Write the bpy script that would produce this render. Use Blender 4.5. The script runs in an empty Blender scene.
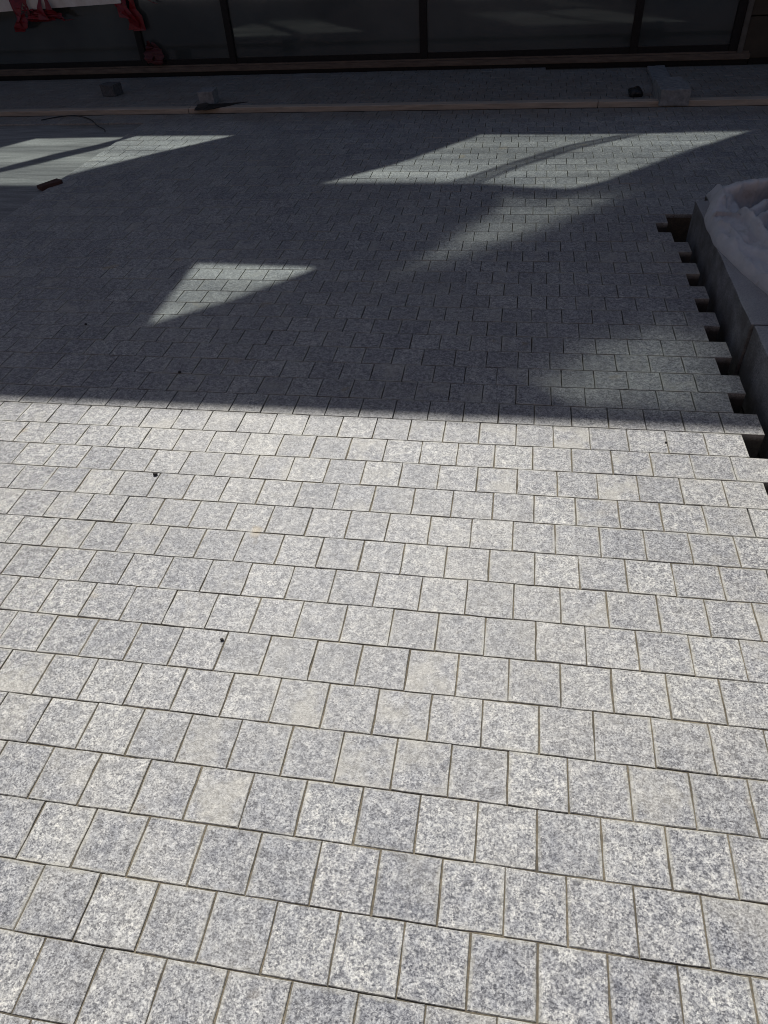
import bpy, bmesh, math, random
from mathutils import Vector, Matrix, noise
from mathutils.geometry import tessellate_polygon

random.seed(7)
S = 0.14                      # one sett is 14 cm; every coordinate below is in sett units
scene = bpy.context.scene
C = scene.collection

# ------------------------------------------------------------------ camera
CAMH = 11.78253
cam_d = bpy.data.cameras.new('camera')
cam = bpy.data.objects.new('camera', cam_d)
C.objects.link(cam)
fwd = Vector((-0.15796102, 0.71936174, -0.676437))
rgt = Vector((0.98529053, 0.1600562, -0.05987135))
up = Vector((-0.06519878, 0.67594431, 0.73406295))
R = Matrix((rgt, up, -fwd)).transposed()
cam.matrix_world = Matrix.Translation((0, 0, CAMH * S)) @ R.to_4x4()
cam_d.sensor_fit = 'VERTICAL'
cam_d.sensor_height = 24
cam_d.lens = 700 / 1024 * 24
cam_d.clip_start = 0.02
cam_d.clip_end = 2000
scene.camera = cam

# ------------------------------------------------------------------ sky and sun
SD = Vector((-0.35, 1.0, 1.263)).normalized()      # towards the sun: ahead, a little left, high
elev = math.asin(SD.z)
rot = math.atan2(SD.x, SD.y)
w = bpy.data.worlds.new('World')
scene.world = w
w.use_nodes = True
nt = w.node_tree
sky = nt.nodes.new('ShaderNodeTexSky')
sky.sky_type = 'NISHITA'
sky.sun_disc = False
sky.sun_elevation = elev
sky.sun_rotation = rot
sky.dust_density = 1.6
sky.ozone_density = 1.8
nt.links.new(sky.outputs[0], nt.nodes['Background'].inputs[0])
nt.nodes['Background'].inputs[1].default_value = 0.05
sun_d = bpy.data.lights.new('sun', 'SUN')
sun_d.energy = 5.0
sun_d.angle = math.radians(0.42)
sun_d.color = (1.0, 0.974, 0.925)
sun = bpy.data.objects.new('sun', sun_d)
C.objects.link(sun)
sun.rotation_euler = SD.to_track_quat('Z', 'Y').to_euler()
scene.view_settings.view_transform = 'Standard'
scene.view_settings.look = 'None'
scene.view_settings.gamma = 1
scene.view_settings.use_curve_mapping = False
scene.view_settings.exposure = 0.0
scene.cycles.transparent_max_bounces = 16
scene.cycles.pixel_filter_type = 'BLACKMAN_HARRIS'
scene.cycles.filter_width = 1.0

# ------------------------------------------------------------------ node helpers
class NT:
    def __init__(s, name):
        s.m = bpy.data.materials.new(name)
        s.m.use_nodes = True
        s.t = s.m.node_tree
        s.b = s.t.nodes['Principled BSDF']
        s.o = s.t.nodes['Material Output']
    def n(s, typ, **kw):
        k = s.t.nodes.new('ShaderNode' + typ)
        for a, v in kw.items():
            setattr(k, a, v)
        return k
    def l(s, a, b):
        s.t.links.new(a, b)
    def val(s, node, i, v):
        if hasattr(v, 'is_output'):
            s.l(v, node.inputs[i])
        else:
            node.inputs[i].default_value = v
    def math(s, op, a, b=0.0, c=None):
        k = s.n('Math', operation=op)
        s.val(k, 0, a); s.val(k, 1, b)
        if c is not None: s.val(k, 2, c)
        return k.outputs[0]
    def pos(s):
        return s.n('NewGeometry').outputs['Position']
    def noise(s, vec, scale, detail=3, rough=.5, dist=0.0):
        k = s.n('TexNoise')
        s.l(vec, k.inputs['Vector'])
        k.inputs['Scale'].default_value = scale
        k.inputs['Detail'].default_value = detail
        k.inputs['Roughness'].default_value = rough
        k.inputs['Distortion'].default_value = dist
        return k.outputs[0]
    def ramp(s, fac, stops):
        k = s.n('ValToRGB')
        e = k.color_ramp.elements
        while len(e) < len(stops): e.new(0.5)
        for i, (p, c) in enumerate(stops):
            e[i].position = p
            e[i].color = (c, c, c, 1) if not hasattr(c, '__len__') else (*c, 1)
        s.l(fac, k.inputs[0])
        return k.outputs[0]
    def mix(s, fac, a, b, blend='MIX'):
        k = s.n('Mix', data_type='RGBA', blend_type=blend)
        k.clamp_factor = True
        s.val(k, 0, fac)
        for i, v in ((6, a), (7, b)):
            if hasattr(v, 'is_output'): s.l(v, k.inputs[i])
            else: k.inputs[i].default_value = (*v, 1)
        return k.outputs[2]
    def bump(s, h, strength, dist):
        k = s.n('Bump')
        k.inputs['Strength'].default_value = strength
        k.inputs['Distance'].default_value = dist
        s.l(h, k.inputs['Height'])
        s.l(k.outputs[0], s.b.inputs['Normal'])
    def col(s, c):
        s.val(s.b, 'Base Color', c if hasattr(c, 'is_output') else (*c, 1))
    def rough(s, v):
        s.val(s.b, 'Roughness', v)

def granite(name, dark=1.0, dusty=True):
    t = NT(name)
    p = t.pos()
    att = t.n('Attribute', attribute_name='tint')
    off = t.n('VectorMath', operation='SCALE'); t.l(att.outputs['Vector'], off.inputs[0]); off.inputs['Scale'].default_value = 3.7
    add = t.n('VectorMath', operation='ADD'); t.l(p, add.inputs[0]); t.l(off.outputs[0], add.inputs[1])
    pp = add.outputs[0]
    sep = t.n('SeparateColor'); t.l(att.outputs['Color'], sep.inputs[0])
    shade, warm, coarse = sep.outputs[0], sep.outputs[1], sep.outputs[2]
    # mineral grains: dark biotite, mid quartz, pale feldspar
    n1 = t.noise(pp, 210, 3, .7)
    n2 = t.noise(pp, 62, 3, .6, .4)
    v = t.n('TexVoronoi', feature='F1'); t.l(pp, v.inputs['Vector']); v.inputs['Scale'].default_value = 230
    vs = t.n('SeparateColor'); t.l(v.outputs['Color'], vs.inputs[0])
    g = t.math('ADD', t.math('MULTIPLY', n1, .58), t.math('ADD', t.math('MULTIPLY', n2, .32), t.math('MULTIPLY', vs.outputs[0], .14)))
    base = t.ramp(g, [(.395, (.06, .063, .080)), (.45, (.17, .175, .20)), (.508, (.33, .333, .35)), (.56, (.48, .48, .48)), (.63, (.72, .72, .71))])
    # slow clouding inside a stone
    cl = t.noise(pp, 38, 4, .6)
    base = t.mix(.95, base, t.ramp(cl, [(.32, (.55, .56, .60)), (.5, (.82, .82, .82)), (.68, (1.05, 1.03, .98))]), 'MULTIPLY')
    # stone to stone
    base = t.mix(1.0, base, t.ramp(shade, [(0, (.80, .81, .84)), (.3, (.94, .94, .95)), (1, (1.07, 1.07, 1.05))]), 'MULTIPLY')
    # cement dust ground into the face of some stones
    dn = t.noise(p, 9, 4, .6)
    dn2 = t.noise(p, 1.1, 3, .5)
    wf = t.math('MULTIPLY', t.math('MULTIPLY', warm, warm), t.ramp(dn, [(.38, 0), (.62, 1)]))
    film = t.math('MULTIPLY', t.ramp(dn2, [(.38, .15), (.66, 1)]), t.ramp(dn, [(.3, .15), (.7, .6)]))
    fy = t.n('SeparateXYZ'); t.l(p, fy.inputs[0])
    film = t.math('MULTIPLY', film, t.ramp(fy.outputs[1], [(.45, .75), (1.0, 1)]))
    film = t.math('ADD', film, t.ramp(fy.outputs[1], [(.7, 0), (1.0, .12)]))
    base = t.mix(t.math('MAXIMUM', t.math('MULTIPLY', wf, .52), t.math('MULTIPLY', film, .6)), base, (.485, .46, .395))
    # broad faint patches of traffic grime
    base = t.mix(1.0, base, t.ramp(t.noise(p, .9, 5, .6), [(.33, (.86, .86, .87)), (.6, (1, 1, 1))]), 'MULTIPLY')
    # mortar dust caught along the edges of each stone
    uv = t.n('UVMap', uv_map='stone'); su = t.n('SeparateXYZ'); t.l(uv.outputs[0], su.inputs[0])
    du = t.math('MINIMUM', su.outputs[0], t.math('SUBTRACT', 1.0, su.outputs[0]))
    dv = t.math('MINIMUM', su.outputs[1], t.math('SUBTRACT', 1.0, su.outputs[1]))
    dd = t.math('ADD', t.math('MINIMUM', du, dv), t.math('MULTIPLY', t.math('SUBTRACT', t.noise(p, 28, 4, .65), .5), .2))
    em = t.math('MULTIPLY', t.ramp(dd, [(.0, .6), (.055, 0)]), t.ramp(t.noise(p, 3.1, 3, .5), [(.35, .25), (.6, 1)]))
    base = t.mix(em if dusty else 0.0, base, (.43, .415, .36))
    # small rusty stains
    rs = t.noise(p, 5.3, 2, .5)
    base = t.mix(t.ramp(rs, [(.70, 0), (.76, .45)]), base, (.42, .33, .2))
    if dusty:
        # site dirt trodden over the stones in front of the shopfront
        sx = t.n('SeparateXYZ'); t.l(p, sx.inputs[0])
        y = t.math('ADD', t.math('DIVIDE', sx.outputs[1], S), t.math('MULTIPLY', t.math('DIVIDE', sx.outputs[0], S), .041))
        wob = t.math('MULTIPLY', t.math('SUBTRACT', t.noise(p, 1.6, 4, .6), .5), 5)
        band = t.ramp(t.math('DIVIDE', t.math('ADD', y, wob), 100.0), [(.472, 0), (.495, .7), (.508, .8), (.515, .35)])
        left = t.math('MULTIPLY', t.ramp(t.math('DIVIDE', t.math('SUBTRACT', 0.0, t.math('DIVIDE', sx.outputs[0], S)), 60.0), [(.3, 0), (.5, 1)]), t.ramp(t.math('DIVIDE', y, 100.0), [(.508, 0), (.515, .8)]))
        left = t.math('MAXIMUM', left, t.ramp(t.math('DIVIDE', y, 100.0), [(.508, 0), (.515, .75)]))
        dirt = t.math('MAXIMUM', band, left)
        dirt = t.math('MULTIPLY', dirt, t.ramp(t.noise(p, 3.5, 4, .65), [(.3, .45), (.6, 1)]))
        base = t.mix(dirt, base, t.ramp(t.noise(p, 30, 3, .6), [(.3, (.14, .118, .098)), (.7, (.27, .235, .195))]))
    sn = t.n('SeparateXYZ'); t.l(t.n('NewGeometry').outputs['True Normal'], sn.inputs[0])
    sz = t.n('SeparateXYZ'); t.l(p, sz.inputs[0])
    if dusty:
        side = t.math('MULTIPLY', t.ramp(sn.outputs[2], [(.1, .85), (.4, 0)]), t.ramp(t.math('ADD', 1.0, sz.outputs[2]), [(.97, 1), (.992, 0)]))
        base = t.mix(side, base, (.04, .034, .028))  # mud on buried sides, darkened further as painted trench shade
    if dark != 1.0:
        base = t.mix(1.0, base, (dark, dark, dark), 'MULTIPLY')
    t.col(base)
    t.rough(t.ramp(n1, [(.35, .42), (.65, .66)]))
    t.b.inputs['Specular IOR Level'].default_value = .42
    h = t.math('ADD', t.math('MULTIPLY', t.noise(pp, 85, 4, .65), 1.0), t.math('MULTIPLY', t.noise(pp, 300, 2, .5), .35))
    t.bump(h, .55, .004)
    return t.m

def simple(name, c1, c2, scale=20, rough=.7, bs=.3, bd=.003, stretch=None, metallic=0, spec=.5):
    t = NT(name)
    p = t.pos()
    if stretch:
        mp = t.n('Mapping'); t.l(p, mp.inputs[0]); mp.inputs['Scale'].default_value = stretch
        p = mp.outputs[0]
    n = t.noise(p, scale, 5, .62)
    t.col(t.mix(t.ramp(n, [(.32, 0), (.68, 1)]), c1, c2))
    t.rough(rough)
    t.b.inputs['Metallic'].default_value = metallic
    t.b.inputs['Specular IOR Level'].default_value = spec
    if bs: t.bump(t.noise(p, scale * 4, 4, .6), bs, bd)
    return t.m

M = {}
M['granite'] = granite('granite')
M['granite_loose'] = granite('granite_loose', .95, False)

t = NT('joint_sand')
p = t.pos()
n = t.noise(p, 6, 4, .6)
n3 = t.noise(p, 160, 3, .6)
c = t.mix(t.ramp(n, [(.35, 0), (.65, 1)]), (.09, .075, .055), (.23, .195, .14))
c = t.mix(t.ramp(n3, [(.4, .6), (.6, 0)]), c, (.07, .065, .05))
t.col(c); t.rough(.95); t.bump(n3, .7, .003)
M['sand'] = t.m

t = NT('trench_soil')
p = t.pos()
c = t.mix(t.noise(p, 40, 5, .7), (.013, .011, .009), (.04, .034, .028))
t.col(c); t.rough(1.0); t.bump(t.noise(p, 45, 5, .7), .9, .02)
M['soil'] = t.m

# raked mortar screed left of the finished paving
t = NT('mortar_screed')
p = t.pos()
mp = t.n('Mapping'); t.l(p, mp.inputs[0]); mp.inputs['Scale'].default_value = (.6, 4.5, 1)
st = t.noise(mp.outputs[0], 4.0, 4, .6)
c = t.mix(t.ramp(st, [(.35, 0), (.65, 1)]), (.23, .228, .222), (.40, .395, .38))
c = t.mix(t.ramp(t.noise(p, 70, 4, .7), [(.35, .5), (.6, 0)]), c, (.12, .115, .105))
sx = t.n('SeparateXYZ'); t.l(p, sx.inputs[0])
y = t.math('ADD', t.math('DIVIDE', sx.outputs[1], S), t.math('MULTIPLY', t.math('DIVIDE', sx.outputs[0], S), .041))
wob = t.math('MULTIPLY', t.math('SUBTRACT', t.noise(p, 1.6, 4, .6), .5), 5)
c = t.mix(t.ramp(t.math('DIVIDE', t.math('ADD', y, wob), 100.0), [(.472, 0), (.495, .8)]), c, t.ramp(t.noise(p, 30, 3, .6), [(.3, (.105, .085, .062)), (.7, (.20, .165, .125))]))
t.col(c); t.rough(.85); t.bump(t.math('ADD', st, t.noise(p, 90, 4, .6)), .6, .004)
M['screed'] = t.m

# kerb concrete / granite, blotched dark, with paler upward faces
t = NT('kerb_granite')
p = t.pos()
n = t.noise(p, 6, 5, .6)
c = t.ramp(t.math('ADD', t.math('MULTIPLY', t.noise(p, 130, 3, .6), .6), t.math('MULTIPLY', n, .4)), [(.38, (.13, .13, .14)), (.5, (.25, .25, .26)), (.62, (.37, .37, .37))])
mp = t.n('Mapping'); t.l(p, mp.inputs[0]); mp.inputs['Scale'].default_value = (1, 1, 1)
c = t.mix(t.ramp(t.noise(mp.outputs[0], 4, 5, .65), [(.40, .8), (.62, .1)]), c, (.085, .078, .07))
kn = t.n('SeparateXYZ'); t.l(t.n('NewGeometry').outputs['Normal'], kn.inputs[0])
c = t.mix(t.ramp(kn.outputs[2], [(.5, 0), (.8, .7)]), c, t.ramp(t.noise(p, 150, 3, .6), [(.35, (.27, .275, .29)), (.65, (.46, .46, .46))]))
t.col(c); t.rough(.8); t.bump(t.noise(p, 70, 4, .65), .45, .004)
M['kerb'] = t.m

M['timber'] = simple('sawn_timber', (.33, .27, .215), (.52, .435, .35), 6, .8, .4, .002, (.5, 9, 6))
M['black'] = simple('black_frame', (.006, .006, .007), (.012, .012, .013), 30, .5, .1, .001, spec=.25)
M['sill'] = simple('brown_sill', (.08, .058, .045), (.16, .12, .09), 9, .6, .3, .002, (.6, 4, 4))
M['jamb'] = simple('grey_jamb', (.07, .062, .052), (.11, .10, .085), 14, .6, .2, .002)
M['cladding'] = simple('brown_cladding', (.028, .021, .013), (.05, .038, .024), 8, .6, .3, .002)
M['facade'] = simple('facade_render', (.52, .43, .34), (.60, .51, .41), 3, .9, .2, .003)
M['opposite'] = simple('warm_bounce_render', (.24, .14, .12), (.33, .205, .175), 3, .9, .2, .003)  # warm colour picked to bounce pinkish light into the shade
M['banner'] = simple('white_board', (.60, .54, .46), (.78, .74, .68), 7, .7, .2, .002)
M['tape'] = simple('red_plastic', (.12, .004, .008), (.24, .007, .013), 25, .45, .5, .004)
M['tape_reflection'] = simple('tape_reflection_red', (.05, .006, .008), (.09, .010, .012), 25, .6, .5, .004)  # dark red for the tape reflection modelled as strips
M['brick'] = simple('red_brick', (.055, .026, .022), (.10, .045, .036), 40, .9, .5, .003)
M['scrap'] = simple('black_plastic', (.006, .006, .007), (.015, .015, .016), 30, .4, .3, .003)
M['pebble'] = simple('dark_pebble', (.02, .018, .018), (.04, .036, .034), 80, .8, .4, .002)
M['darkstone'] = simple('dark_stone', (.05, .05, .052), (.12, .12, .125), 60, .8, .5, .003)
M['cable'] = simple('cable_rubber', (.02, .02, .02), (.03, .03, .03), 30, .7, 0)
M['concrete'] = simple('cast_concrete', (.16, .16, .165), (.30, .30, .295), 25, .85, .5, .004)

t = NT('shop_glass')
p = t.pos()
c = t.mix(t.ramp(t.noise(p, 1.1, 3, .5), [(.35, 0), (.65, 1)]), (.048, .054, .052), (.075, .083, .079))
t.col(c)
t.rough(t.ramp(t.noise(p, 2.0, 3, .5), [(.3, .03), (.7, .08)]))
t.b.inputs['IOR'].default_value = 1.5
t.b.inputs['Specular IOR Level'].default_value = 1.0
M['glass'] = t.m

# dusty woven cloth
t = NT('geotextile')
p = t.pos()
c = t.mix(t.ramp(t.noise(p, 5, 5, .65), [(.3, 0), (.7, 1)]), (.43, .435, .45), (.60, .60, .61))
c = t.mix(t.ramp(t.noise(p, 14, 4, .7), [(.56, 0), (.72, .5)]), c, (.24, .22, .19))
t.col(c); t.rough(.95)
t.b.inputs['Sheen Weight'].default_value = .15
t.bump(t.math('ADD', t.noise(p, 22, 5, .6), t.math('MULTIPLY', t.noise(p, 420, 2, .5), .25)), .5, .008)
M['cloth'] = t.m

def tinted(name, k, falloff=False, streak=.0):  # transparent filter that dims the sun to each patch's light level
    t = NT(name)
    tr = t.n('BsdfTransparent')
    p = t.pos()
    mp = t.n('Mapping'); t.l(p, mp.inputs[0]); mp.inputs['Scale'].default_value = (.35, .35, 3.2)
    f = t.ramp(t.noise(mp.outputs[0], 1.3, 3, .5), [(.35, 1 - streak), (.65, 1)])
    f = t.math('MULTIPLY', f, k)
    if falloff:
        a = t.n('Attribute', attribute_name='dust')  # vertex value that fades the light towards the patch edge
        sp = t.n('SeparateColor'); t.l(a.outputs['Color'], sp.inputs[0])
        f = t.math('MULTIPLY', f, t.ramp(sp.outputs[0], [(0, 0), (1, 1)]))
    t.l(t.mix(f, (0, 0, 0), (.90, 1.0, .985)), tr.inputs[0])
    gl = t.n('BsdfGlossy'); gl.inputs['Roughness'].default_value = .05
    mx = t.n('MixShader'); mx.inputs[0].default_value = .05
    t.l(tr.outputs[0], mx.inputs[1]); t.l(gl.outputs[0], mx.inputs[2])
    t.l(mx.outputs[0], t.o.inputs['Surface'])
    return t.m

# ------------------------------------------------------------------ object helpers
def tag(o, label=None, cat=None, group=None, kind=None):
    for k, v in (('label', label), ('category', cat), ('group', group), ('kind', kind)):
        if v: o[k] = v
    return o

def obj(name, bm, mat, parent=None, smooth=False, origin=None):
    me = bpy.data.meshes.new(name)
    o0 = Vector(origin) if origin is not None else Vector((0, 0, 0))
    for v in bm.verts:
        v.co = (v.co - o0) * S
    bm.normal_update()
    bm.to_mesh(me); bm.free()
    me.materials.append(mat)
    if smooth:
        for f in me.polygons: f.use_smooth = True
    o = bpy.data.objects.new(name, me)
    C.objects.link(o)
    o.location = o0 * S
    if parent:
        o.parent = parent
        q_, base = parent, Vector((0, 0, 0))
        while q_: base += q_.location; q_ = q_.parent
        o.location = o0 * S - base
    return o

def empty(name, loc):
    o = bpy.data.objects.new(name, None)
    C.objects.link(o)
    o.location = Vector(loc) * S
    return o

def struct(name, bm, mat, smooth=False):
    o = obj(name, bm, mat, smooth=smooth)
    o['kind'] = 'structure'
    return o

def box(bm, x0, x1, y0, y1, z0, z1, bev=0.0):
    r = bmesh.ops.create_cube(bm, size=1)
    for v in r['verts']:
        v.co = Vector(((x0 + x1) / 2 + v.co.x * (x1 - x0), (y0 + y1) / 2 + v.co.y * (y1 - y0), (z0 + z1) / 2 + v.co.z * (z1 - z0)))
    if bev:
        es = {e for v in r['verts'] for e in v.link_edges}
        bmesh.ops.bevel(bm, geom=list(es), offset=bev, segments=2, affect='EDGES', profile=.6)

def rough_block(lx, ly, lz, bev=.05, amp=.03, seed=0, cuts=5):
    """a worn stone block with its base at z=0, centred in x and y"""
    bm = bmesh.new()
    box(bm, -lx / 2, lx / 2, -ly / 2, ly / 2, 0, lz, bev)
    bmesh.ops.subdivide_edges(bm, edges=[e for e in bm.edges if e.calc_length() > .3], cuts=cuts, use_grid_fill=True)
    for v in bm.verts:
        if v.co.z > .02:
            q = v.co * 1.7 + Vector((seed * 9.1, 0, 0))
            v.co += Vector((noise.noise(q), noise.noise(q + Vector((5, 0, 0))), noise.noise(q + Vector((0, 7, 0))))) * amp
    return bm

def smoothstep(a, b, x):
    t_ = max(0, min(1, (x - a) / (b - a)))
    return t_ * t_ * (3 - 2 * t_)

# rows of the paving turn gently to run parallel with the timber strip
def bend(x, y):
    return y - 0.041 * smoothstep(30, 50, y) * x

# ------------------------------------------------------------------ ground below everything
bm = bmesh.new()
def sheet(bm, x0, x1, y0, y1, z):
    vs = [bm.verts.new((x, y, z)) for x, y in ((x0, y0), (x1, y0), (x1, y1), (x0, y1))]
    bm.faces.new(vs)
sheet(bm, -4000, 4000, -4000, 4000, -1.25)
struct('ground', bm, M['soil'])

# sand bed under and between the setts; it stops short of the open trench
bm = bmesh.new()
def bed(x0, x1, y0, y1, step, z, amp):
    nx = max(1, int(round((x1 - x0) / step))); ny = max(1, int(round((y1 - y0) / step)))
    g = [[None] * (nx + 1) for _ in range(ny + 1)]
    for j in range(ny + 1):
        for i in range(nx + 1):
            x = x0 + (x1 - x0) * i / nx; y = y0 + (y1 - y0) * j / ny
            q = Vector((x * .55, y * .55, 3))
            a = noise.noise(q) * .7 + noise.noise(q * 4.1) * .5 + .05 * (x + 4) / 6
            g[j][i] = bm.verts.new((x, y, z - (.065 * smoothstep(14.5, 19, y) if x0 > -26 and step < .5 else 0) + amp * max(-1, min(1, a))))
    for j in range(ny):
        for i in range(nx):
            bm.faces.new((g[j][i], g[j][i + 1], g[j + 1][i + 1], g[j + 1][i]))
    return g
bed(-25.4, 5.8, -14, 32.52, .2, -.020, .014)
bed(-72, -25.4, -14, 24, 2, -.09, .03)
bed(-72, -25.4, 24, 32.52, 2, -.35, .03)
bed(-72, -25.4, 32.52, 50, 1.0, -.35, .03)
bed(-72, -25.4, 50, 66, 1.0, -.13, .03)
bed(-25.4, 46, 32.52, 66, 1.0, -.12, .03)
# the cut face of the bed towards the trench
vs = [bm.verts.new(q) for q in ((5.8, -14, -.03), (5.8, 32.52, -.03), (5.8, 32.52, -1.26), (5.8, -14, -1.26))]
bm.faces.new(vs)
vs = [bm.verts.new(q) for q in ((5.8, 32.52, -.03), (46, 32.52, -.06), (46, 32.52, -1.26), (5.8, 32.52, -1.26))]
bm.faces.new(vs)
struct('sand_bed', bm, M['sand'], smooth=True)

# ------------------------------------------------------------------ the paving: every sett its own block
anch = {}
for r_, x_ in [(2,-5.42),(3,-5.97),(3,-.95),(4,-.48),(4,-6.53),(5,3.05),(5,-6.93),(5,.02),(6,3.56),(6,-8.49),(6,-.51),(7,-8.98),(7,4.04),
               (7,-2.01),(8,-9.44),(8,-2.53),(9,-9.98),(9,3.98),(9,-3.05),(10,-10.5),(10,3.48),(10,-3.52),(11,2.92),(11,-11.02),(11,-4.04),
               (12,3.41),(12,-3.56),(12,-11.55),(13,-4.08),(13,-12.15),(14,-4.55),(14,-12.64),(15,-4.14),(15,-13.21),(16,-4.59),(16,-14.69),
               (17,-3.15),(18,-2.65),(19,-3.18),(19,5.58),(20,-3.66),(21,-3.2),(21,.79),(22,-3.71),(22,.28),(23,.76),(23,-4.23),(24,-3.76),(24,.26),
               (25,-4.28),(25,.74),(26,-3.75),(26,.27),(27,-4.28),(30,1.3)]:
    anch.setdefault(r_, []).append(x_)
def row_end(j):
    if j <= 32:
        if j == 31: return 5.87
        if j == 17: return 6.97
        if j == 14: return 6.50
        return 6.89 if (j - 17) % 2 == 0 else 6.38
    return None
bm = bmesh.new()
cl = bm.loops.layers.color.new('tint')
uvl = bm.loops.layers.uv.new('stone')
UVS = {}
def sett(x0, x1, yc, near, rnd, edge=False):
    g = random.uniform(.012, .024)
    gx = g if not edge else 0
    a, b = x0 + random.uniform(.010, .017), x1 - random.uniform(.010, .017)
    y0, y1 = yc - .5 + random.uniform(.008, .013) * (1.5 if yc > 16 else 1), yc + .5 - random.uniform(.008, .013) * (1.5 if yc > 16 else 1)
    sk = random.gauss(0, .006)
    z = max(0, random.gauss(.002, .003))
    if random.random() < .02: z += .010
    tx, ty = random.gauss(0, .003), random.gauss(0, .003)
    c_ = .006 + random.random() * .007
    col = (random.random(), random.random(), random.random(), 1)
    if random.random() < .07: col = (.5, 1.0, col[2], 1)
    xc = (a + b) / 2
    rings = []
    pts = [(a, y0), (b, y0), (b, y1), (a, y1)]
    if near:        # slightly irregular split edges
        P = []
        for k in range(4):
            (xa, ya), (xb, yb) = pts[k], pts[(k + 1) % 4]
            for q in (0, .33, .67):
                wx = random.gauss(0, .0045); wy = random.gauss(0, .0045)
                P.append((xa + (xb - xa) * q + wx, ya + (yb - ya) * q + wy))
        pts = P
    bot = -.95 if edge else -.16
    UVL = {}
    for zz, ins in ((bot, 0), (-c_, 0), (0, c_)):
        ring = []
        for (x, y) in pts:
            xx = xc + (x - xc) * (1 - 2 * ins / (b - a))
            yy = yc + (y - yc) * (1 - 2 * ins / (y1 - y0)) + sk * (x - xc)
            zt = zz if zz == bot else zz + z + tx * (x - xc) + ty * (y - yc)
            if zz == bot: zt = bot
            vn = bm.verts.new((xx, bend(xx, yy), zt))
            ring.append(vn); UVL[vn] = ((x - a) / (b - a), (y - y0) / (y1 - y0))
        rings.append(ring)
    n_ = len(pts)
    fs = [bm.faces.new(rings[2])]
    for k in range(2):
        for i in range(n_):
            fs.append(bm.faces.new((rings[k][i], rings[k][(i + 1) % n_], rings[k + 1][(i + 1) % n_], rings[k + 1][i])))
    for f in fs:
        for lp in f.loops: lp[cl] = col; lp[uvl].uv = UVL[lp.vert]
strip_y = lambda x: 50.84 - .041 * x
for j in range(-14, 66):
    A = sorted(anch.get(j, []))
    e = row_end(j)
    base = A[0] if A else (.87 if j % 2 else .37) + random.gauss(0, .09)
    if e is not None: A = A + [e]
    elif not A: A = [base]
    joints = []
    for a, b in zip(A, A[1:]):
        n_ = max(1, round(b - a))
        for k in range(n_): joints.append(a + (b - a) * k / n_ + (random.gauss(0, .012) if k else 0))
    joints.append(A[-1])
    x = A[-1]
    if e is None:
        while x < 46:
            x += .998 + random.gauss(0, .015); joints.append(x)
    x = A[0]
    left = -25.3 if 24 <= j <= 48 else -72
    while x > left:
        x -= .996 + random.gauss(0, .015); joints.insert(0, x)
    # the screed edge is cut straight
    if left > -30:
        joints = [q for q in joints if q > left + .35]
        joints.insert(0, left)
    for a, b in zip(joints, joints[1:]):
        xm = (a + b) / 2
        yb = bend(xm, j)
        wall_y = 62.62 - .0576 * xm
        if yb + .5 > wall_y - .1: continue
        if strip_y(xm) - .45 < yb < strip_y(xm) + 1.05: continue
        edge = (j <= 32 and a > 4.2)
        sett(a, b, j, j < 24 and -26 < a < 9, True, edge)
struct('sett_paving', bm, M['granite'])

# unfinished strip of mortar bed at the left, slightly lower than the setts
bm = bmesh.new()
g = []
nx, ny = 60, 40
for j in range(ny + 1):
    row = []
    for i in range(nx + 1):
        x = -72 + (46.66) * i / nx; y = 23.5 + 25.0 * j / ny
        row.append(bm.verts.new((x, bend(x, y), -.10 + .02 * noise.noise(Vector((x * .5, y * 1.3, 1))))))
    g.append(row)
for j in range(ny):
    for i in range(nx):
        bm.faces.new((g[j][i], g[j][i + 1], g[j + 1][i + 1], g[j + 1][i]))
struct('mortar_screed', bm, M['screed'], smooth=True)

# ------------------------------------------------------------------ timber strip across the paving
bm = bmesh.new()
xs = [-74, -52.0, -23.0, 4.6, 30, 46]
for a, b in zip(xs, xs[1:]):
    n_ = 8
    r0 = random.uniform(-.04, .04)
    rings = []
    for i in range(n_ + 1):
        x = a + .02 + (b - a - .04) * i / n_
        y = strip_y(x) + .12 + r0 + .04 * noise.noise(Vector((x * .2, 0, 0)))
        z = .22 + .03 * noise.noise(Vector((x * .3, 5, 0)))
        rings.append([bm.verts.new(q) for q in ((x, y, -.08), (x, y, z), (x, y + .03, z + .03), (x, y + .62, z + .03), (x, y + .62, -.08))])
    for i in range(n_):
        for k in range(4):
            bm.faces.new((rings[i][k], rings[i][k + 1], rings[i + 1][k + 1], rings[i + 1][k]))
    for rg in (rings[0], rings[-1]): bm.faces.new(rg)
bmesh.ops.recalc_face_normals(bm, faces=bm.faces)
o = obj('timber_strip', bm, M['timber'])
tag(o, 'long pale brown timber batten lying across the far paving', 'timber strip')

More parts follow.
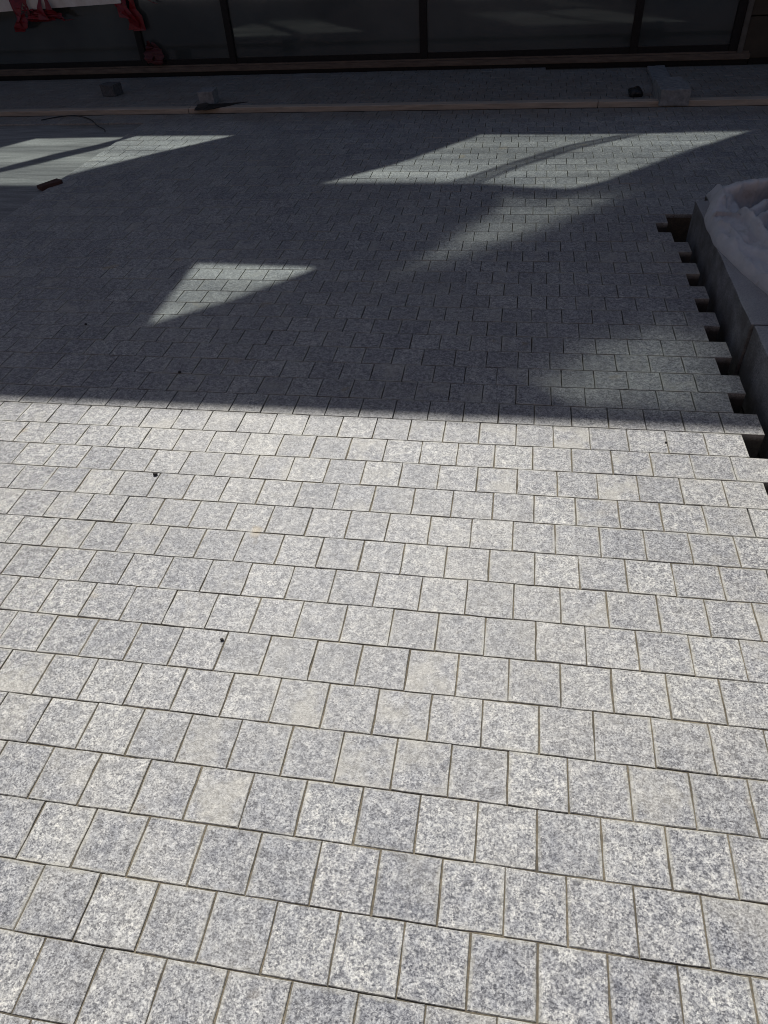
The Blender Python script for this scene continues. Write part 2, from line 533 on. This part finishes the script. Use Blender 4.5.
# ------------------------------------------------------------------ kerb stones along the trench
def kerb(y0, y1, dx, ang, w_, label):
    L = y1 - y0
    bm = bmesh.new()
    box(bm, -w_ / 2, w_ / 2, -L / 2, L / 2, 0, 2.15, .07)
    n_ = int(L / .5)
    for k in range(1, n_):
        bmesh.ops.bisect_plane(bm, geom=bm.verts[:] + bm.edges[:] + bm.faces[:], plane_co=(0, -L / 2 + L * k / n_, 0), plane_no=(0, 1, 0))
    for z_ in (.5, .9, 1.3, 1.6, 1.85, 2.0):
        bmesh.ops.bisect_plane(bm, geom=bm.verts[:] + bm.edges[:] + bm.faces[:], plane_co=(0, 0, z_), plane_no=(0, 0, 1))
    for v in bm.verts:
        q = v.co * .9 + Vector((y0, 0, 0))
        v.co.x += .03 * noise.noise(q); v.co.z += .02 * noise.noise(q + Vector((0, 4, 0)))
    for v in bm.verts:
        x, y = v.co.x, v.co.y
        v.co.x = x * math.cos(ang) - y * math.sin(ang)
        v.co.y = x * math.sin(ang) + y * math.cos(ang)
    o = obj('kerb_stone', bm, M['kerb'], smooth=False)
    o.location = Vector((7.2 + w_ / 2 + dx, (y0 + y1) / 2, -1.15)) * S
    tag(o, label, 'kerb stone', 'kerb stones beside the trench')
    return o
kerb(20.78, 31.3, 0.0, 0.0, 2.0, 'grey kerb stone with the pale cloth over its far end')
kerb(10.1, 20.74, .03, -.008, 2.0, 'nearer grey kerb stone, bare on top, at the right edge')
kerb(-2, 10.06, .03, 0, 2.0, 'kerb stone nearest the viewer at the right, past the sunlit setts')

# ------------------------------------------------------------------ cloth sack over the kerb
def seg(px, py, a, b):
    ax, ay, az = a; bx, by, bz = b
    dx, dy = bx - ax, by - ay
    t_ = max(0, min(1, ((px - ax) * dx + (py - ay) * dy) / (dx * dx + dy * dy)))
    return math.hypot(px - ax - t_ * dx, py - ay - t_ * dy), az + (bz - az) * t_
def ridge(x, y, pts, r, p_=2):
    best = 0
    for a, b in zip(pts, pts[1:]):
        d, h = seg(x, y, a, b)
        if d < r:
            best = max(best, h * math.sqrt(max(0, 1 - (d / r) ** 2)))
    return best
def cloth_h(x, y):
    q = Vector((x * .8, y * .8, 0))
    wx = x + .16 * noise.noise(q + Vector((0, 0, 4))); wy = y + .16 * noise.noise(q + Vector((0, 0, 9)))
    # the flat flap lying on the kerb top
    flap = .30 + .12 * smoothstep(24, 29, y) + .05 * noise.noise(Vector((x * 1.2, y * .7, 2)))
    rgt_edge = 8.45 + max(0, (28.6 - y)) * .13
    k = 1 - smoothstep(rgt_edge - .22, rgt_edge + .12, wx)
    h = flap * k + .02 * (1 - k)
    for pts, r in (([(7.62, 29.2, .55), (7.85, 30.3, .92), (8.5, 30.75, 1.05), (10, 31.0, 1.15), (14, 31.3, 1.0)], .52),
                   ([(8.8, 28.9, .45), (9.9, 29.8, 1.0), (11.5, 30.3, 1.15), (14, 30.6, .9)], .36),
                   ([(8.8, 28.0, .40), (9.8, 28.6, .90), (12, 29.3, 1.05), (14, 29.5, .9)], .34),
                   ([(8.9, 26.8, .35), (10.2, 27.4, .80), (12, 27.9, .9), (14, 28.2, .7)], .34),
                   ([(8.9, 25.4, .3), (10.4, 26.2, .7), (14, 26.8, .5)], .34),
                   ([(9.2, 23.9, .2), (11, 24.9, .6), (14, 25.6, .5)], .34),
                   ([(7.3, 28.3, .60), (7.7, 28.35, .58), (8.2, 27.9, .52)], .13),
                   ([(7.6, 26.2, .42), (8.6, 24.6, .50), (9.2, 22.8, .45)], .38),
                   ([(7.45, 27.6, .50), (7.9, 26.0, .46), (8.5, 24.2, .44)], .16),
                   ([(8.25, 28.4, .84), (8.45, 26.6, .74), (8.9, 24.6, .62), (9.6, 22.2, .5)], .20)):
        h = max(h, ridge(wx, wy, pts, r))
    cr = 1 - abs(noise.noise(Vector((x * 1.3 + .4 * y, y * .45 - .3 * x, 3)))) * 2.2
    h += .10 * max(0, cr) ** 6
    cr = 1 - abs(noise.noise(Vector((x * 2.3 - .9 * y, y * .9 + .3 * x, 7)))) * 2.2
    h += .05 * max(0, cr) ** 6
    h += .06 * noise.noise(Vector((x * 2.2, y * 1.4, 6))) + .03 * noise.noise(Vector((x * 6, y * 5, 6)))
    # tied pinch
    d = math.hypot(x - 8.05, (y - 25.9))
    h -= .22 * math.exp(-(d / .13) ** 2)
    return h
def left_edge(y):
    return 7.16 + .55 * smoothstep(28.8, 31.2, y) + .03 * noise.noise(Vector((y * 1.5, 0, 0))) + max(0, 26.8 - y) ** 1.25 * .16
bm = bmesh.new()
g = []
NYC, NXC = 190, 120
for j in range(NYC + 1):
    y = 19.0 + (31.9 - 19.0) * j / NYC
    row = []
    le = left_edge(y)
    for i in range(NXC + 1):
        x = le + (14 - le) * (i / NXC) ** 1.15
        z = 1.04 + cloth_h(x, y)
        e = min(1, (x - le) / .16)
        z = 1.01 + (z - 1.01) * math.sqrt(max(0, e)) if y < 29 else 1.0 + (z - 1.0) * math.sqrt(max(0, min(1, (x - le) / .30)))
        fe = min(1, (31.9 - y) / .35)
        z = 1.0 + (z - 1.0) * math.sqrt(max(0, fe))
        if x > 9.25 and fe < 1: z -= 0
        lean = .6 * max(0, z - 1.5) * smoothstep(26, 29, y) + .35 * max(0, z - 1.45)
        row.append(bm.verts.new((x, y - lean, max(1.02, z))))
    g.append(row)
for j in range(NYC):
    for i in range(NXC):
        bm.faces.new((g[j][i], g[j][i + 1], g[j + 1][i + 1], g[j + 1][i]))
# skirts so that the cloth has thickness and hangs at its far end
def skirt(line, z, dx=0, dy=0):
    low = [bm.verts.new((v.co.x + dx, v.co.y + dy, z)) for v in line]
    for i in range(len(line) - 1):
        bm.faces.new((line[i], line[i + 1], low[i + 1], low[i]))
skirt([r[0] for r in g], .96, .015)
skirt(g[0], .96)
skirt(g[-1], .02, 0, .12)
bmesh.ops.recalc_face_normals(bm, faces=bm.faces)
o = obj('cloth', bm, M['cloth'], smooth=True)
tag(o, 'crumpled pale grey cloth sheet draped over the kerb at the right', 'cloth')
# what the cloth lies on to the right of the kerb
bm = bmesh.new()
box(bm, 9.24, 46, -14, 31.4, -1.2, .96)
struct('planting_bed_soil', bm, M['soil'])

# ------------------------------------------------------------------ shop building ahead
wy = lambda x: 62.62 - .0576 * x
WA = math.atan(-.0576)
bld = empty('shop_building', (-8, wy(-8), 0))
tag(bld, 'dark shopfront with large black framed panes above a brown sill', 'building')
ux, uy = math.cos(WA), math.sin(WA)
def wpt(x, off, z):             # x as world x on the wall line; off in front (+) of the wall
    return Vector((x + uy * off * 1.0, wy(x) - ux * off, z))
def wbox(x0, x1, z0, z1, o0, o1, bev=0):
    bm = bmesh.new()
    c_ = [wpt(x, o_, z) for z in (z0, z1) for x, o_ in ((x0, o1), (x1, o1), (x1, o0), (x0, o0))]
    v = [bm.verts.new(q) for q in c_]
    for f in ((0, 1, 2, 3), (4, 7, 6, 5), (0, 4, 5, 1), (1, 5, 6, 2), (2, 6, 7, 3), (3, 7, 4, 0)):
        bm.faces.new([v[i] for i in f])
    bmesh.ops.recalc_face_normals(bm, faces=bm.faces)
    if bev:
        bmesh.ops.bevel(bm, geom=list(bm.edges), offset=bev, segments=2, affect='EDGES')
    return bm
ZT = 15.5
# sill: a brown board with a recess line and a dark foot gap
s = obj('window_sill', wbox(-95, 15.55, .26, .62, -.2, .36, .03), M['sill'], bld)
obj('sill_foot', wbox(-95, 15.5, -.1, .26, -.2, .18), M['black'], s)
obj('sill_trim', wbox(-95, 15.45, .62, .74, -.2, .22, .02), M['sill'], s)
mull = [-88, -71.7, -55.6, -48.0, -31.4, -23.45, -7.78, 7.62, 14.35]
for i, (a, b) in enumerate(zip(mull, mull[1:])):
    hw = .30 if i < 5 else .24
    fr = obj('window', wbox(a + .29, b - .29, .74, 1.12, -.15, .12, .02), M['black'], bld)
    obj('frame', wbox(b - .28, b + .28, .74, ZT, -.15, .2, .03), M['black'], fr)
    obj('pane', wbox(a + .285, b - .285, 1.12, ZT, -.12, -.02), M['glass'], fr)
obj('door_jamb', wbox(14.64, 15.0, .62, ZT, -.15, .34, .03), M['jamb'], bld)
cld = obj('wall_cladding', wbox(15.02, 60, .30, 2.72, -.3, .12, .03), M['cladding'], bld)
obj('wall_cladding', wbox(15.02, 60, 2.80, ZT, -.3, .12, .03), M['cladding'], bld)
obj('wall_base', wbox(15.6, 60, -.1, .30, -.3, .02), M['black'], bld)
obj('room_back', wbox(-95, 60, -.1, ZT, -.9, -.35), M['black'], bld)

obj('leak_cover', wbox(-95, 60, ZT - .3, ZT + .5, -.95, .26, .03), M['facade'], bld)  # added out of view to stop sun leaking in above the panes
# unseen upper storey; its openings are added, shaped to cast the light patches
def to_wall(gx, gy):
    # follow the sun from the ground point to the wall plane
    k = (62.62 - .0576 * gx - gy) / (1 + .0576 * (SD.x / SD.y))
    x = gx + SD.x / SD.y * k
    return (x, SD.z / SD.y * k)
FW = Vector((-0.15796102, 0.71936174, -0.676437))
def gp(px, py):
    d = FW * 699.977859 + rgt * (px - 384) - up * (py - 512)
    k = -CAMH / d.z
    return d.x * k, d.y * k
patches = [
    ('bright', .58, [(-50, 158), (0, 145), (36, 136), (130, 134.5), (100, 142), (50, 153), (0, 166), (-50, 175)]),
    ('bright', .58, [(-50, 182), (0, 170), (55, 157), (106, 144.5), (138, 135.5), (237, 135), (150, 155), (62, 177), (36, 184), (-50, 184)]),
    ('pale', .52, [(318, 184), (395, 164), (480, 134), (560, 134), (628, 133.5), (570, 145), (505, 165), (446, 184)]),
    ('pale', .52, [(476, 184), (515, 168), (578, 148), (646, 133), (700, 131), (754, 130), (690, 151), (607, 181), (570, 190), (520, 188)]),
    ('bar', .16, [(446.5, 184), (505, 165.6), (570, 145.6), (628.5, 133.4), (645, 133.2), (577, 147.8), (514, 167.6), (475, 184.2)]),
    ('tri', .56, [(147, 325), (195, 263), (319, 267), (240, 297)]),
]
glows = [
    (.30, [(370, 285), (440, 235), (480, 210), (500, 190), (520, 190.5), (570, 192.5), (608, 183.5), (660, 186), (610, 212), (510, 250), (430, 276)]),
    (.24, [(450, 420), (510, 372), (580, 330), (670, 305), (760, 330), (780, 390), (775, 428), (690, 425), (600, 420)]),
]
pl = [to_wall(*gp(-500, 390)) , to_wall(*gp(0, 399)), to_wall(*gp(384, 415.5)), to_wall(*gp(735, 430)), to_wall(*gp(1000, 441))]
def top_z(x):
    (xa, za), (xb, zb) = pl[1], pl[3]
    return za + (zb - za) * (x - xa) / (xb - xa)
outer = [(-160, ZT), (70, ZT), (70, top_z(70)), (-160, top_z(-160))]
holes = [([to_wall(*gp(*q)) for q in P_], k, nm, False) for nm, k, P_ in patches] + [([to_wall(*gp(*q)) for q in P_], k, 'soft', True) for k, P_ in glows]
polys = [[Vector((x, z, 0)) for x, z in outer]] + [[Vector((x, z, 0)) for x, z in h[0]] for h in holes]
tris = tessellate_polygon(polys)
flat = [q for P_ in polys for q in P_]
bm = bmesh.new()
vv = [bm.verts.new(wpt(q.x, 0, q.y)) for q in flat]
for tr in tris:
    try: bm.faces.new([vv[i] for i in tr])
    except ValueError: pass
bmesh.ops.recalc_face_normals(bm, faces=bm.faces)
uw = obj('upper_wall', bm, M['facade'], bld)
md = uw.modifiers.new('thickness', 'SOLIDIFY'); md.thickness = .012; md.offset = 0
mats = {}
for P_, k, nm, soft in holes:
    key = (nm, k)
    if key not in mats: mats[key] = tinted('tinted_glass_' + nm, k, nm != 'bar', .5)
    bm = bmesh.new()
    dl = bm.loops.layers.color.new('dust')  # holds the edge fade of the light patch
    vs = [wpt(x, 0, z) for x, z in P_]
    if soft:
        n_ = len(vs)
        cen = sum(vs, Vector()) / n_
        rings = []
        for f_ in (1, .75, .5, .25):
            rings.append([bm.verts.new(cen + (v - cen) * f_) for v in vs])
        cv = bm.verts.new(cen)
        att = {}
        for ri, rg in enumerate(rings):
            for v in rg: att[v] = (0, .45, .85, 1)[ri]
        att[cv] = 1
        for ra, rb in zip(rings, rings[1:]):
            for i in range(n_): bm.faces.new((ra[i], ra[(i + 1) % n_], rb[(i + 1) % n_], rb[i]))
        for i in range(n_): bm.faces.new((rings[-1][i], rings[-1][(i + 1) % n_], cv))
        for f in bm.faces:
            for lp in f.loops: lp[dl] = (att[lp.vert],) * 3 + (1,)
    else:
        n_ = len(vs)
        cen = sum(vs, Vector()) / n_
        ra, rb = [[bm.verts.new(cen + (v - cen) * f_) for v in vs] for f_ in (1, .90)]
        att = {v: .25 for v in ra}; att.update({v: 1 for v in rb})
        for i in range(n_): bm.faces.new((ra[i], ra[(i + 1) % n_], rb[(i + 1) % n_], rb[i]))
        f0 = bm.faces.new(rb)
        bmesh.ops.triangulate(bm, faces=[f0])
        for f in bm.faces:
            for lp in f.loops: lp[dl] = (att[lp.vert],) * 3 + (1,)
    obj('light_filter_pane', bm, mats[key], bld)  # added unseen pane; outline and tint shape one light patch

# unseen building behind the viewer, added to block sky and bounce warm light
opp = empty('bounce_building', (-10, -60, 0))
tag(opp, 'unseen brick red block behind the viewer, added to bounce warm light', 'building')
bm = bmesh.new(); box(bm, -110, 70, -90, -60, -1.2, 62)
obj('wall', bm, M['opposite'], opp)
for fl in range(3):
    for k in range(11):
        x0 = -104 + k * 16
        bm = bmesh.new(); box(bm, x0, x0 + 8.5, -60.1, -59.75, 5 + fl * 19, 16 + fl * 19, .1)
        fr = obj('window', bm, M['jamb'], opp)
        bm = bmesh.new(); box(bm, x0 + .5, x0 + 8, -59.9, -59.7, 5.5 + fl * 19, 15.5 + fl * 19)
        obj('pane', bm, M['glass'], fr)

# ------------------------------------------------------------------ white board and red tape at the top left
bm = bmesh.new()
A_ = [(-47.5, 4.70), (-43.5, 4.88), (-38, 4.98), (-31.9, 5.10)]
top = []; bot = []
for x, z in A_:
    bot.append(z)
fr_, bk_ = [], []
for x, z in A_:
    fr_.append((bm.verts.new(wpt(x, .62, z)), bm.verts.new(wpt(x, .62, z + 3.4))))
    bk_.append((bm.verts.new(wpt(x, .50, z)), bm.verts.new(wpt(x, .50, z + 3.4))))
for i in range(3):
    bm.faces.new((fr_[i][0], fr_[i + 1][0], fr_[i + 1][1], fr_[i][1]))
    bm.faces.new((bk_[i + 1][0], bk_[i][0], bk_[i][1], bk_[i + 1][1]))
    bm.faces.new((fr_[i][0], bk_[i][0], bk_[i + 1][0], fr_[i + 1][0]))
    bm.faces.new((fr_[i][1], fr_[i + 1][1], bk_[i + 1][1], bk_[i][1]))
for q in (0, 3): bm.faces.new((fr_[q][0], fr_[q][1], bk_[q][1], bk_[q][0]))
bmesh.ops.recalc_face_normals(bm, faces=bm.faces)
o = obj('notice_board', bm, M['banner'])
tag(o, 'white board hung in front of the left shop pane, only its lower edge in view', 'board')

def tape(strips, off, label, seed, mat='tape'):
    rn = random.Random(seed)
    bm = bmesh.new()
    for (xa, za, xb, zb, w_) in strips:
        n_ = 9
        prev = None
        for i in range(n_ + 1):
            t_ = i / n_
            x = xa + (xb - xa) * t_ + rn.gauss(0, .07); z = za + (zb - za) * t_
            o_ = off + .16 * math.sin(t_ * 6 + xa * 3) + rn.gauss(0, .03)
            tw = 1.7 * w_ * (.6 + .45 * math.cos(t_ * 5 + za + xa)) + .05
            cur = [bm.verts.new(wpt(x - tw / 2, o_ + rn.gauss(0, .05), z)), bm.verts.new(wpt(x + tw / 2, o_ + .12 * math.sin(t_ * 9), z + rn.gauss(0, .06)))]
            if prev: bm.faces.new((prev[0], prev[1], cur[1], cur[0]))
            prev = cur
    o = obj('barrier_tape', bm, M[mat])
    md = o.modifiers.new('thickness', 'SOLIDIFY'); md.thickness = .0015
    tag(o, label, 'tape', 'red barrier tape on the shopfront')
    return o
tape([(-40.9, 8.0, -41.3, 3.7, .9), (-40.4, 8.2, -40.2, 4.2, .7), (-39.2, 8, -39.0, 4.3, .7), (-38.9, 8, -38.0, 4.6, .5), (-41.2, 5.1, -37.4, 4.6, .6),
      (-41.3, 4.9, -36.6, 4.2, .5), (-40.5, 5.2, -41.6, 3.5, .7), (-39.8, 5.0, -38.6, 4.2, .9), (-40.2, 4.8, -39.4, 4.1, 1.1), (-38.6, 4.9, -37.2, 4.2, .7)], .85,
     'torn red tape bunched on the lower edge of the white board', 3)
tape([(-33.0, 8, -31.9, 4.2, .7), (-32.2, 7.8, -31.3, 3.3, .6), (-31.5, 7.6, -30.9, 3.2, .6), (-31.9, 6.2, -29.0, 5.0, .5), (-32.6, 6, -32.0, 4.3, .6)], .45,
     'red tape strands hanging at the end of the white board', 5)
tape([(-30.5, 2.5, -30.8, .95, .55), (-30.1, 2.4, -29.6, .9, .5), (-30.3, 1.9, -30.1, .85, .7)], .34,  # strips added in place of a red reflection in the glass
     'dark red strips standing in for the tape reflection low beside the left mullion', 8, 'tape_reflection')

# ------------------------------------------------------------------ loose things on the ground
def place(o, x, y, z, rz=0, rx=0, ry=0):
    o.location = Vector((x, y, z)) * S
    o.rotation_euler = (rx, ry, rz)
    return o
def tint_layer(o, c_):
    a = o.data.color_attributes.new('tint', 'FLOAT_COLOR', 'CORNER')
    for d in a.data: d.color = c_
o = obj('loose_sett', rough_block(1.1, 1.5, .88, .05, .04, 2, 4), M['concrete'])
tag(place(o, -22.3, 54.35, .0, .10), 'grey sett standing loose at the black scrap, behind the timber strip', 'sett', 'loose setts by the shopfront')
o = obj('loose_sett', rough_block(1.2, 1.1, .8, .05, .05, 4, 4), M['darkstone'])
tag(place(o, -31.5, 57.8, 0, -.2), 'dark loose sett lying alone on the dirty paving near the shop sill', 'sett', 'loose setts by the shopfront')
o = obj('concrete_block', rough_block(1.72, 3.2, .90, .05, .05, 6, 6), M['concrete'])
tag(place(o, 9.0, 51.9, .0, .03), 'big grey concrete block sitting over the timber strip', 'block')
o = obj('stone_slab', rough_block(1.2, 6.4, .22, .04, .03, 8, 6), M['concrete'])
tag(place(o, 9.1, 57.4, 0, -.02), 'long low grey slab lying behind the concrete block', 'slab')
o = obj('red_brick', rough_block(1.3, .52, .22, .04, .04, 3, 4), M['brick'])
tag(place(o, -25.35, 36.9, -.04, 1.05, .03), 'dark red brick lying at the edge of the screed', 'brick')
# lump left of the concrete block
bm = bmesh.new()
bmesh.ops.create_icosphere(bm, subdivisions=3, radius=.45)
for v in bm.verts:
    v.co *= 1 + .35 * noise.noise(v.co * 2.6 + Vector((3, 0, 0)))
    v.co.z = max(-.2, v.co.z * .75)
o = obj('rubble_lump', bm, M['scrap'])
tag(place(o, 7.05, 53.1, .2), 'small black lump left of the concrete block', 'rubble')
# torn black plastic
bm = bmesh.new()
pts = [(-22.7, 53.0), (-22.3, 51.3), (-21.4, 51.15), (-20.7, 51.8), (-19.0, 53.1), (-20.5, 52.7), (-21.5, 52.5), (-22.1, 53.2)]
cv = bm.verts.new((-21.5, 52.2, .42))
vs = [bm.verts.new((x, y, .3 + .12 * noise.noise(Vector((x * 2, y * 2, 0))))) for x, y in pts]
for i in range(len(vs)): bm.faces.new((vs[i], vs[(i + 1) % len(vs)], cv))
bmesh.ops.subdivide_edges(bm, edges=bm.edges[:], cuts=2)
for v in bm.verts: v.co.z += .05 * noise.noise(v.co * 3)
o = obj('plastic_scrap', bm, M['scrap'], origin=(-21.5, 52.7, 0))
md = o.modifiers.new('thickness', 'SOLIDIFY'); md.thickness = .004
tag(o, 'torn black plastic scrap lying over the timber strip', 'scrap')
# thin cable
def tube(pts, r):
    bm = bmesh.new()
    prev = None
    for i, p_ in enumerate(pts):
        p_ = Vector(p_)
        d = (Vector(pts[min(i + 1, len(pts) - 1)]) - Vector(pts[max(i - 1, 0)])).normalized()
        s_ = d.cross(Vector((0, 0, 1))).normalized(); u_ = s_.cross(d)
        ring = [bm.verts.new(p_ + s_ * r * math.cos(a) + u_ * r * math.sin(a)) for a in [k * math.pi / 3 for k in range(6)]]
        if prev:
            for k in range(6): bm.faces.new((prev[k], prev[(k + 1) % 6], ring[(k + 1) % 6], ring[k]))
        prev = ring
    return bm
ctl = [(-33.6, 50.6), (-32.6, 51.45), (-31.5, 51.6), (-30.4, 51.0), (-29.5, 50.2), (-28.4, 48.8), (-27.4, 47.8), (-27.0, 47.1)]
P_ = []
for i in range(len(ctl) - 1):
    p0, p1, p2, p3 = [Vector((*ctl[max(0, min(len(ctl) - 1, i + k))], 0)) for k in (-1, 0, 1, 2)]
    for t_ in (0, .25, .5, .75):
        q = .5 * ((2 * p1) + (p2 - p0) * t_ + (2 * p0 - 5 * p1 + 4 * p2 - p3) * t_ ** 2 + (3 * p1 - p0 - 3 * p2 + p3) * t_ ** 3)
        P_.append((q.x, q.y, .06))
o = obj('cable', tube(P_, .035), M['cable'], origin=(-30, 50, 0))
tag(o, 'thin black cable curving over the dirty ground at the left', 'cable')
# pebbles
peb = [(-9.22, 13.4, .06, 'black pebble on the sunlit setts nearest the shadow edge'),
       (-5.53, 8.26, .034, 'small dark pebble in a joint of the sunlit setts, nearest the viewer'),
       (-15.41, 21.55, .045, 'dark pebble in the shade below the lit triangle, left'),
       (-10.52, 18.53, .05, 'dark pebble in the shade straight below the lit triangle'),
       (4.36, 15.95, .03, 'tiny dark pebble at the shadow edge near the trench')]
for i, (x, y, r, lb) in enumerate(peb):
    bm = bmesh.new()
    bmesh.ops.create_icosphere(bm, subdivisions=2, radius=r)
    for v in bm.verts:
        v.co *= 1 + .4 * noise.noise(v.co * 9 + Vector((i * 3, 0, 0)))
        v.co.x *= 1.15; v.co.z *= .7
    o = obj('pebble', bm, M['pebble'], smooth=True)
    tag(place(o, x, y, r * .5 + .01), lb, 'pebble', 'dark pebbles on the setts')
